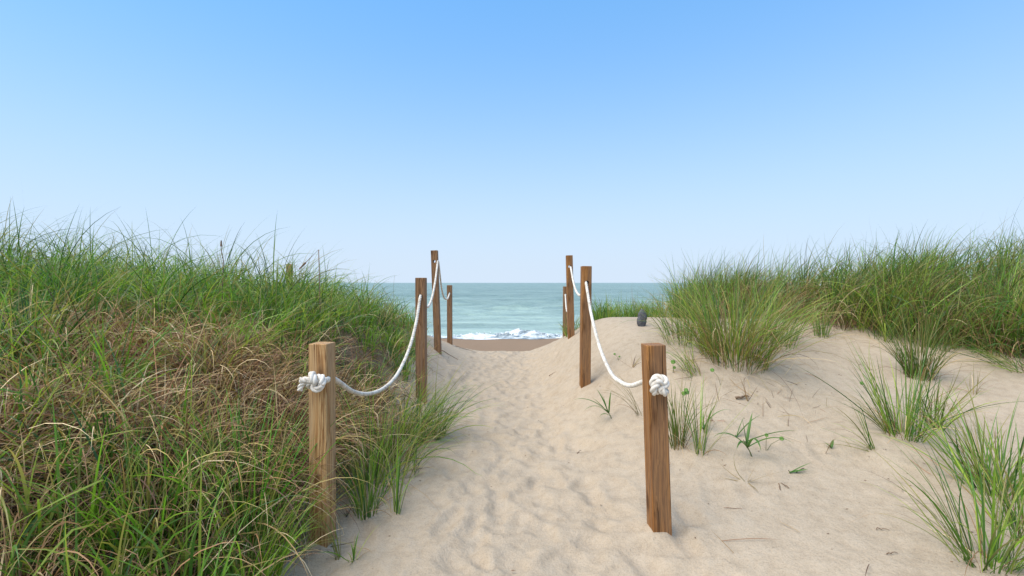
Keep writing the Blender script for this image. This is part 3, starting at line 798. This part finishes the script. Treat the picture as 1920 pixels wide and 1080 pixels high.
M_STALK = make_plain('green_stalk', [(0.3, (0.06, 0.11, 0.025)), (0.7, (0.15, 0.14, 0.05))], 40, 0.6)
seedling(1148, 786, 'broad-leaved corn-like seedling alone on the sand beside the path', [
    (LF - 0.2, 0.06, 0.9, 1.2, 0.29, 0.018), (LF + 0.3, 0.04, 0.8, 1.7, 0.24, 0.016), (LF, 0.06, 0.25, 0.3, 0.14, 0.018),
    (0.4, 0.05, 0.05, 0.25, 0.16, 0.018), (2.2, 0.05, 0.5, 0.5, 0.20, 0.017), (LF + 0.5, 0.02, 0.9, 1.5, 0.12, 0.012), (2.8, 0.04, 0.75, 0.3, 0.17, 0.016)])
seedling(1412, 858, 'largest broad-leaved seedling with bent blue-green leaves on the open sand', [
    (LF - 0.3, 0.06, 0.7, 2.0, 0.22, 0.019), (-0.1, 0.09, 1.15, 0.5, 0.30, 0.017), (-0.3, 0.06, 0.9, 1.4, 0.26, 0.020),
    (-1.7, 0.06, 0.6, 2.1, 0.24, 0.019), (0.8, 0.07, 0.45, 0.4, 0.20, 0.017), (2.0, 0.06, 0.15, 0.2, 0.16, 0.015), (-2.4, 0.05, 0.7, 1.9, 0.20, 0.017)])
seedling(1322, 812, 'small seedling with one broad upright leaf beyond the spiky tuft', [
    (0.3, 0.02, 0.45, 0.25, 0.18, 0.018), (0.1, 0.03, 0.6, 1.3, 0.24, 0.010), (1.2, 0.02, 0.3, 0.5, 0.12, 0.010)])
seedling(1382, 822, 'yellowing single-leaf seedling beside the largest seedling', [
    (0.2, 0.01, 0.75, 0.6, 0.22, 0.013), (0.6, 0.01, 0.55, 0.5, 0.15, 0.010)])
seedling(1482, 888, 'lying green shoot flat on the near sand', [
    (0.25, 0.008, 1.25, 0.2, 0.15, 0.013), (0.0, 0.008, 1.35, 0.2, 0.10, 0.010)])
seedling(1560, 842, 'tiny two-leaved weed on the open sand', [
    (0.5, 0.01, 0.4, 0.6, 0.05, 0.018), (2.6, 0.01, 0.7, 0.6, 0.04, 0.014), (3.6, 0.01, 0.9, 0.4, 0.035, 0.012)])

M_PENNY = make_plain('round_green_leaf', [(0.3, (0.075, 0.17, 0.016)), (0.7, (0.13, 0.25, 0.03))], 60, 0.5)
def pennywort(u, v, label, h, lean, discs):
    p = spot(u, v)
    o = empty('pennywort', p)
    tag(o, label, 'small weed', 'round-leaved weeds on the sand')
    for (dx, dy, hh, r) in discs:
        r *= 0.78
        tip = np.array([lean * hh + dx, dy, hh])
        stick('stem', [np.array([0, 0, -0.01]), tip * [0.35, 0.5, 0.55], tip], 0.0018, M_STALK, o, 4)
        k = 18
        a = np.arange(k) / k * 2 * np.pi
        rr = r * (1 + 0.09 * np.cos(a * 7))
        nrm = Vector((-0.15, -0.75, 0.65)).normalized()
        ax = nrm.cross(Vector((0, 0, 1))).normalized(); ay = ax.cross(nrm)
        ax, ay, nn = np.array(ax), np.array(ay), np.array(nrm)
        ring = tip + rr[:, None] * (ax * np.cos(a)[:, None] + ay * np.sin(a)[:, None]) + nn * (r * 0.12 * np.cos(a * 3))[:, None]
        V = np.r_[[tip - nn * r * 0.18], tip + 0.55 * (ring - tip), ring, ring - nn * 0.0012]
        T = [(0, 1 + i, 1 + (i + 1) % k) for i in range(k)]
        Q = [(1 + i, 1 + k + i, 1 + k + (i + 1) % k, 1 + (i + 1) % k) for i in range(k)] + [(1 + k + i, 1 + 2 * k + i, 1 + 2 * k + (i + 1) % k, 1 + k + (i + 1) % k) for i in range(k)]
        mesh_np('leaf', V, np.array(Q), M_PENNY, parent=o, tris=np.array(T))
pennywort(1655, 775, 'round bright leaf on a long leaning stem beside the fan-shaped tuft', 0.2, -0.7, [(0, 0, 0.20, 0.016)])
pennywort(1352, 722, 'round green leaf below the big shaggy clump', 0.1, -0.6, [(0, 0, 0.11, 0.020)])
pennywort(1160, 676, 'pair of small round leaves on the bank under the rope near the second post', 0.06, -0.3, [(-0.02, 0, 0.06, 0.014), (0.02, 0.01, 0.035, 0.012)])
pennywort(1436, 845, 'small round leaves nodding above the largest seedling', 0.1, 0.1, [(-0.005, 0, 0.09, 0.014), (0.085, 0, 0.07, 0.016)])
pennywort(1262, 700, 'lobed green leaf peeking out beside the top of the reddish knotted post', 0.1, 0.0, [(0, 0, 0.09, 0.024), (0.01, 0.0, 0.045, 0.016)])
pennywort(1282, 800, 'bushy round leaves just below the knot of the reddish post', 0.2, 0.0, [(0, 0, 0.22, 0.02), (0.025, 0.01, 0.225, 0.02), (0.012, -.01, 0.245, 0.018)])

# ------------------------------------------------------------------ posts
def wooden_post(name, x, y, top, hole_z, rz, lean, material, label, size=0.0889, chip=False, group='timber posts lining the path'):
    g = float(ground(x, y))
    o_z = g
    h = top - g
    me = bpy.data.meshes.new(name)
    import bmesh
    bm = bmesh.new()
    bmesh.ops.create_cube(bm, size=1.0)
    for v in bm.verts:
        v.co = Vector((v.co.x * size, v.co.y * size, (v.co.z + 0.5) * (h + 0.35) - 0.35))
    bmesh.ops.bevel(bm, geom=[e for e in bm.edges], offset=0.0055, segments=3, profile=0.6, affect='EDGES')
    bm.to_mesh(me); bm.free()
    me.materials.append(material)
    o = bpy.data.objects.new(name, me)
    C.objects.link(o)
    o.location = (x, y, o_z)
    o.rotation_euler = (lean[1], lean[0], rz)
    # drill the rope hole (and open a drying crack) for real
    cut = bmesh.new()
    if hole_z is not None:
        bmesh.ops.create_cone(cut, cap_ends=True, segments=20, radius1=0.0205, radius2=0.0205, depth=size * 3,
                              matrix=Matrix.Translation((0, 0, hole_z - g)) @ Matrix.Rotation(R(90), 4, 'X'))
    for (cx, z0, z1, w) in (chip or ()):
        m = Matrix.Translation((cx, -size / 2, (z0 + z1) / 2 - g)) @ Matrix.Rotation(R(1.2), 4, 'Y') @ Matrix.Diagonal((w, 0.035, z1 - z0, 1))
        bmesh.ops.create_cube(cut, size=1.0, matrix=m)
    if len(cut.verts):
        cm = bpy.data.meshes.new('cutter'); cut.to_mesh(cm)
        co = bpy.data.objects.new('cutter', cm); C.objects.link(co)
        co.matrix_world = Matrix.Translation(o.location) @ o.rotation_euler.to_matrix().to_4x4()
        md = o.modifiers.new('hole', 'BOOLEAN'); md.operation = 'DIFFERENCE'; md.object = co; md.solver = 'EXACT'
        dg = bpy.context.evaluated_depsgraph_get()
        new = bpy.data.meshes.new_from_object(o.evaluated_get(dg))
        o.modifiers.clear(); o.data = new; new.name = name
        bpy.data.objects.remove(co); bpy.data.meshes.remove(cm)
    cut.free()
    tag(o, label, 'post', group)
    return o

POST = 'wooden_post'
wooden_post(POST, -0.905, 2.17, 0.912, 0.742, R(-7), (R(-0.2), 0), M_WOOD_PALE, 'pale square timber post carrying the bulky knot with a loose tail', chip=[(-0.012, 0.885, 1.0, 0.0015)])
wooden_post(POST, -0.83, 4.16, 1.245, 1.075, R(-2), (R(-0.2), 0), M_WOOD_GREY, 'post with a cracked top in grass, second from the pale knotted post', chip=[(-0.008, 1.10, 1.3, 0.004)])
wooden_post(POST, -1.045, 6.4, 1.655, 1.50, R(-3), (R(-2.0), 0), M_WOOD_GREY, 'tallest post, rising against the sky third from the pale knotted post')
wooden_post(POST, -1.125, 8.2, 1.155, 1.005, R(0), (R(-0.2), 0), M_WOOD_GREY, 'last short post before the beach, on the same row as the pale knotted post')
wooden_post(POST, 0.692, 2.13, 0.912, 0.735, R(2), (R(-1.9), 0), M_WOOD_RED, 'reddish brown square post carrying the round ball knot', chip=[(-0.034, 0.80, 1.0, 0.0025)])
wooden_post(POST, 0.672, 4.18, 1.352, 1.20, R(2), (R(0.6), 0), M_WOOD_RED, 'brown post on bare sand, second from the reddish post with ball knot')
wooden_post(POST, 0.835, 6.4, 1.585, 1.425, R(1), (R(-1.4), 0), M_WOOD_RED, 'tall thin-looking post overlapping the farthest post of the reddish row')
wooden_post(POST, 0.985, 8.4, 1.13, 0.975, R(0), (R(0.5), 0), M_WOOD_GREY, 'short farthest post half hidden behind the tall reddish one')
wooden_post(POST, -3.95, 8.05, 1.53, None, R(5), (0, 0), M_WOOD_PALE, 'lone post tip poking out of the grassy bank away from the path')

# ------------------------------------------------------------------ ropes
def spline(pts, step=0.006):
    pts = np.asarray(pts, float)
    P = np.r_[[2 * pts[0] - pts[1]], pts, [2 * pts[-1] - pts[-2]]]
    out = []
    for i in range(1, len(P) - 2):
        p0, p1, p2, p3 = P[i - 1:i + 3]
        n = max(2, int(np.linalg.norm(p2 - p1) / step))
        t = (np.arange(n) / n)[:, None]
        out.append(0.5 * (2 * p1 + (p2 - p0) * t + (2 * p0 - 5 * p1 + 4 * p2 - p3) * t * t + (3 * p1 - p0 - 3 * p2 + p3) * t ** 3))
    out.append(pts[-1:])
    return np.concatenate(out)

def rope_mesh(name, path, rad, parent, pitch=0.085, sides=8, groove=1.0, closed=False, phase=0.0):
    """three strands laid round a centre line"""
    path = np.asarray(path, float)
    n = len(path)
    if closed:
        t = np.roll(path, -1, 0) - np.roll(path, 1, 0)
    else:
        t = np.gradient(path, axis=0)
    t /= np.linalg.norm(t, axis=1, keepdims=True)
    a = np.zeros_like(path)
    up = np.array([0.2, 0.3, 0.9]); a[0] = np.cross(t[0], up); a[0] /= np.linalg.norm(a[0])
    for i in range(1, n):
        v = a[i - 1] - t[i] * np.dot(a[i - 1], t[i]); a[i] = v / np.linalg.norm(v)
    b = np.cross(t, a)
    seg = np.r_[0, np.cumsum(np.linalg.norm(np.diff(path, axis=0), axis=1))]
    rs = rad * (0.56 if groove >= 1 else 0.60)
    off = rad - rs if groove >= 1 else rad * 0.34
    V, Q, o = [], [], 0
    ang = np.arange(sides) / sides * 2 * np.pi
    for k in range(3):
        ph = seg / pitch * 2 * np.pi + k * 2 * np.pi / 3 + phase
        c = path + off * (a * np.cos(ph)[:, None] + b * np.sin(ph)[:, None])
        ring = c[:, None] + rs * (a[:, None] * np.cos(ang)[None, :, None] + b[:, None] * np.sin(ang)[None, :, None])
        I = np.arange(n * sides).reshape(n, sides) + o; J = np.roll(I, -1, 1)
        Q.append(np.stack([I[:-1], J[:-1], J[1:], I[1:]], -1).reshape(-1, 4))
        V.append(ring.reshape(-1, 3))
        if closed:
            Q.append(np.stack([I[-1], J[-1], J[0], I[0]], -1).reshape(-1, 4))
        else:
            for e, rr in ((0, ring[0]), (n - 1, ring[-1])):
                V_c = rr.mean(0)
                # cap as a small fan of quads through the centre
                Q.append(np.array([[I[e, i], I[e, (i + 1) % sides], I[e, (i + 2) % sides], I[e, 0]] for i in range(1, sides - 2, 2)]))
        o += n * sides
    return mesh_np(name, np.concatenate(V), np.concatenate(Q), M_ROPE, parent=parent)

def trefoil(c, R0, r0, rot, squash=1.0, n=150):
    t = np.arange(n) / n * 2 * np.pi
    p = np.stack([(R0 + r0 * np.cos(3 * t)) * np.cos(2 * t), r0 * np.sin(3 * t) * squash, (R0 + r0 * np.cos(3 * t)) * np.sin(2 * t)], -1)
    m = np.array(rot.to_matrix())
    return p @ m.T + np.asarray(c)

from mathutils import Euler
ROPE_R = 0.0145
left_rope = empty('rope', (-0.905, 2.17, 0.742))
tag(left_rope, 'white rope threaded through the pale row of posts, ending in a tailed knot', 'rope', 'white ropes strung between the posts')
o3 = np.array([-0.905, 2.17, 0.742])
lx = lambda d: np.interp(d, [2.17, 4.16, 6.4, 8.2], [-0.905, -0.83, -1.045, -1.125])
L1 = [(2.10, .742), (2.22, .742), (2.34, .690), (2.55, .585), (2.80, .513), (3.10, .482), (3.40, .515), (3.72, .65), (3.95, .84), (4.11, 1.07), (4.16, 1.076), (4.215, 1.072)]
L2 = [(4.215, 1.072), (4.4, .985), (4.8, .945), (5.2, .985), (5.6, 1.10), (6.0, 1.28), (6.34, 1.49), (6.4, 1.50), (6.46, 1.495)]
L3 = [(6.46, 1.495), (6.6, 1.36), (6.85, 1.12), (7.2, .965), (7.7, .92), (8.0, .965), (8.15, 1.0), (8.26, 1.0)]
for seg_pts in (L1, L2, L3):
    rope_mesh('rope_span', spline([(lx(d), d, z) for d, z in seg_pts]) - o3, ROPE_R, left_rope, 0.075, 8, 0.0)
kc = np.array([0.006, -0.092, 0.002])
rope_mesh('knot', trefoil(kc, 0.0265, 0.0165, Euler((R(14), R(8), R(-28))), 1.15) * 0.93 + kc * 0.07, 0.0170, left_rope, 0.10, 9, 1.0, closed=True)
rope_mesh('tail', spline([kc + v for v in ((0.0, 0.0, 0.0), (-0.028, -0.010, 0.014), (-0.050, -0.012, 0.012), (-0.066, -0.012, 0.012))], 0.004), 0.0155, left_rope, 0.07, 8, 1.0)
rope_mesh('tail', spline([kc + v for v in ((-0.03, 0.004, 0.004), (-0.052, -0.006, 0.0), (-0.064, -0.008, -0.016), (-0.070, -0.008, -0.036))], 0.004), 0.0135, left_rope, 0.07, 8, 1.0)
rope_mesh('tail', spline([kc + v for v in ((0.03, 0.06, 0.0), (0.03, 0.03, 0.0), (0.015, 0.0, 0.0))], 0.004), 0.0155, left_rope, 0.05, 8, 1.0)

right_rope = empty('rope', (0.692, 2.13, 0.735))
tag(right_rope, 'white rope threaded through the reddish row of posts, ending in a round ball knot', 'rope', 'white ropes strung between the posts')
o3 = np.array([0.692, 2.13, 0.735])
rx = lambda d: np.interp(d, [2.13, 4.18, 6.4, 8.4], [0.688, 0.675, 0.825, 0.985])
R1 = [(2.06, .735), (2.19, .735), (2.40, .672), (2.62, .605), (2.85, .575), (3.10, .575), (3.40, .655), (3.65, .775), (3.90, .955), (4.06, 1.12), (4.14, 1.2), (4.18, 1.2), (4.24, 1.195)]
R2 = [(4.24, 1.195), (4.4, 1.12), (4.7, 1.07), (5.1, 1.08), (5.5, 1.14), (5.9, 1.25), (6.25, 1.39), (6.4, 1.425), (6.46, 1.42)]
R3 = [(6.46, 1.42), (6.6, 1.26), (6.85, .98), (7.2, .78), (7.6, .72), (8.0, .80), (8.3, .965), (8.46, .97)]
for seg_pts in (R1, R2, R3):
    rope_mesh('rope_span', spline([(rx(d), d, z) for d, z in seg_pts]) - o3, ROPE_R, right_rope, 0.075, 8, 0.0)
kc = np.array([-0.028, -0.088, 0.0])
rope_mesh('knot', trefoil(kc, 0.0245, 0.0165, Euler((R(-18), R(40), R(12))), 1.25) * 0.93 + kc * 0.07, 0.0172, right_rope, 0.10, 9, 1.0, closed=True)
rope_mesh('tail', spline([kc + v for v in ((-0.005, 0.0, 0.0), (0.0, -0.016, -0.006), (0.004, -0.034, -0.012))], 0.004), 0.0125, right_rope, 0.05, 8, 1.0)
rope_mesh('tail', spline([kc + v for v in ((-0.01, 0.06, 0.0), (-0.01, 0.03, 0.0), (0.0, 0.0, 0.0))], 0.004), 0.0155, right_rope, 0.05, 8, 1.0)

# ------------------------------------------------------------------ dark stone on the shoulder, twigs and crumbs on the sand
def dark_stone():
    p = spot(1203, 612)
    k, n = 14, 16
    V = []
    for i in range(n):
        t = i / (n - 1)
        w = 0.050 * math.sin(math.pi * (0.10 + 0.84 * t)) ** 0.62
        for j in range(k):
            a = j / k * 2 * math.pi
            zz = -0.03 + t * 0.21
            groove = 0.86 if abs(zz - 0.085 + 0.3 * w * math.cos(a)) < 0.009 else 1
            lump = 1 + 0.10 * math.sin(2 * a + 3 * t) + 0.06 * math.sin(5 * a - 7 * t) + 0.02 * random.uniform(-1, 1)
            V.append((w * math.cos(a) * lump * groove + 0.012 * t, 0.6 * w * math.sin(a) * lump * groove + 0.04 * t, zz))
    I = np.arange(n * k).reshape(n, k); J = np.roll(I, -1, 1)
    q = np.stack([I[:-1], J[:-1], J[1:], I[1:]], -1).reshape(-1, 4)
    top = len(V); V.append((0.012, 0.04, 0.185))
    tri = [(I[-1, j], J[-1, j], top) for j in range(k)]
    o = mesh_np('stone', np.array(V), q, M_STONE, tris=np.array(tri))
    o.location = p
    o.rotation_euler = (0, R(3), 0)
    tag(o, 'dark grey upright oval stone on the sand shoulder behind the reddish post', 'stone')
dark_stone()

def twig(u, v, L, a, label, rad=0.003):
    p = spot(u, v)
    m = 6
    t = np.linspace(-0.5, 0.5, m) * L
    x = t * math.cos(a) + rng.normal(0, 0.04 * L, m); y = t * math.sin(a) + rng.normal(0, 0.04 * L, m)
    z = ground(p[0] + x, p[1] + y) - p[2] + rad + 0.008 * np.abs(np.sin(np.arange(m) * 1.3))
    o = stick('twig', np.c_[x, y, z], rad, M_TWIG)
    o.location = p
    tag(o, label, 'twig', 'dead twigs on the sand')
twig(1392, 748, 0.10, 0.2, 'short thick dark twig half buried below the big shaggy clump', 0.010)
twig(1500, 884, 0.07, 0.5, 'dark root end lying beside the flat green shoot', 0.004)
twig(1462, 915, 0.06, 1.2, 'small curled dead twig on the near open sand', 0.0035)
twig(1470, 912, 0.05, 1.9, 'thin dead twig crossing the curled one on the near sand', 0.003)
twig(1036, 702, 0.10, -0.6, 'short dark twig lying in the path below the far crest', 0.004)
twig(870, 655, 0.35, 0.1, 'long thin stalk on the path crest by the third post', 0.006)
twig(845, 668, 0.25, -0.2, 'reddish stalk lying behind the spilling tuft on the crest', 0.006)
twig(1085, 850, 0.06, 0.9, 'broken black crumb of stalk in the trampled path', 0.003)
twig(1655, 996, 0.05, -0.3, 'tiny stick on the near smooth sand', 0.0025)
twig(1672, 1040, 0.05, 0.1, 'tiny straight stick at the near edge of the smooth sand', 0.0025)
twig(1640, 620, 0.3, -0.9, 'bent dead branchlet under the hem of the crest grass', 0.005)

# yellow leaf scrap at the foot of the reddish post
p = spot(1220, 996)
vv, q, c = blades(p[None], np.array([2.0]), np.array([1.1]), np.array([0.5]), np.array([0.035]), np.array([0.016]), np.array([[.5, .33, .07]]), np.array([[.42, .25, .05]]), 5, fold=True)
o = mesh_np('fallen_leaf', vv - p, q, M_DRY, c); o.location = p
tag(o, 'small yellow fallen leaf at the foot of the reddish post', 'leaf')

# dry stems lying about the hems of the grass
xy = np.concatenate([
    scatter(230, 1.8, 6.0, 3.0, 6.2, lambda x, y: (y < grass_edge_right(x) + 0.1) * (y > grass_edge_right(x) - 0.55) * np.clip(1.2 - (grass_edge_right(x) - y) * 2, 0.1, 1)),
    scatter(110, 1.1, 2.5, 2.9, 4.4, lambda x, y: np.exp(-((x - 1.75) / .45) ** 2 - ((y - 3.55) / .4) ** 2)),
    scatter(130, -1.1, -0.2, 1.5, 8.4, lambda x, y: np.clip(1 - (x - grass_edge_left(y)) * 2.4, 0, 1) * (x > grass_edge_left(y) - 0.1)),
    scatter(45, 0.9, 3.0, 1.7, 3.2, lambda x, y: 0 * x + 1.0)])
n = len(xy)
base_p = np.c_[xy, ground(xy[:, 0], xy[:, 1]) + 0.006]
c0 = pick(STRAWS, n) * rng.normal(0.8, 0.2, (n, 1)).clip(0.35, 1.3)
vv, q, cc = blades(base_p, rng.uniform(0, 6.28, n), rng.normal(1.35, 0.2, n), rng.normal(0.3, 0.3, n), rng.uniform(0.05, 0.26, n), rng.uniform(0.002, 0.0042, n), c0, c0, 6)
tag(mesh_np('dry_stem_litter', vv, q, M_DRY, cc), 'fallen dry stems strewn on the sand along the hems of the grass', 'litter', kind='stuff')

# crumbs of litter strewn over the sand
V, T3 = [], []
base = np.array([[1, 0, 0], [-1, 0, 0], [0, 1, 0], [0, -1, 0], [0, 0, 1], [0, 0, -1]], float)
tri = np.array([[0, 2, 4], [2, 1, 4], [1, 3, 4], [3, 0, 4], [2, 0, 5], [1, 2, 5], [3, 1, 5], [0, 3, 5]])
for i in range(700):
    x, y = rng.uniform(-0.9, 3.2), rng.uniform(1.5, 6.5)
    s = 0.001 + 0.003 * rng.random() ** 3
    V.append(np.array([x, y, float(ground(x, y)) + 0.002]) + base * rng.uniform(0.5, 1.6, (6, 3)) * s * np.array([rng.uniform(1, 3), rng.uniform(1, 2), 0.7]))
    T3.append(tri + 6 * i)
o = mesh_np('plant_crumbs', np.concatenate(V), None, M_TWIG, tris=np.concatenate(T3), smooth=False)
tag(o, 'dark crumbs of plant litter strewn over the sand', 'litter', kind='stuff')

# two dead seed stalks against the sky over the grassy bank
def seed_stalk(x, y, pts, label):
    g = float(ground(x, y))
    o = empty('seed_stalk', (x, y, g))
    tag(o, label, 'seed stalk', 'dead stalks standing above the grass')
    stick('stem', pts, 0.005, M_TWIG, o)
    k = np.array(pts[-1]); k0 = np.array(pts[-2])
    stick('seed_head', [k0 + (k - k0) * 0.4, k0 + (k - k0) * 0.7, k], 0.010, M_TWIG, o)
seed_stalk(-2.62, 4.1, [(0, 0, 0), (0.0, 0, 0.35), (0.01, 0, 0.6), (-0.01, 0, 0.69), (-0.01, 0, 0.78)], 'straight dead stalk with a dark seed head above the grassy bank')
seed_stalk(-1.75, 4.15, [(0, 0, 0), (-0.01, 0, 0.4), (-0.02, 0, 0.78), (-0.10, 0, 0.70), (-0.2, 0, 0.6)], 'dead stalk folded over at its tip near the end of the grassy bank')
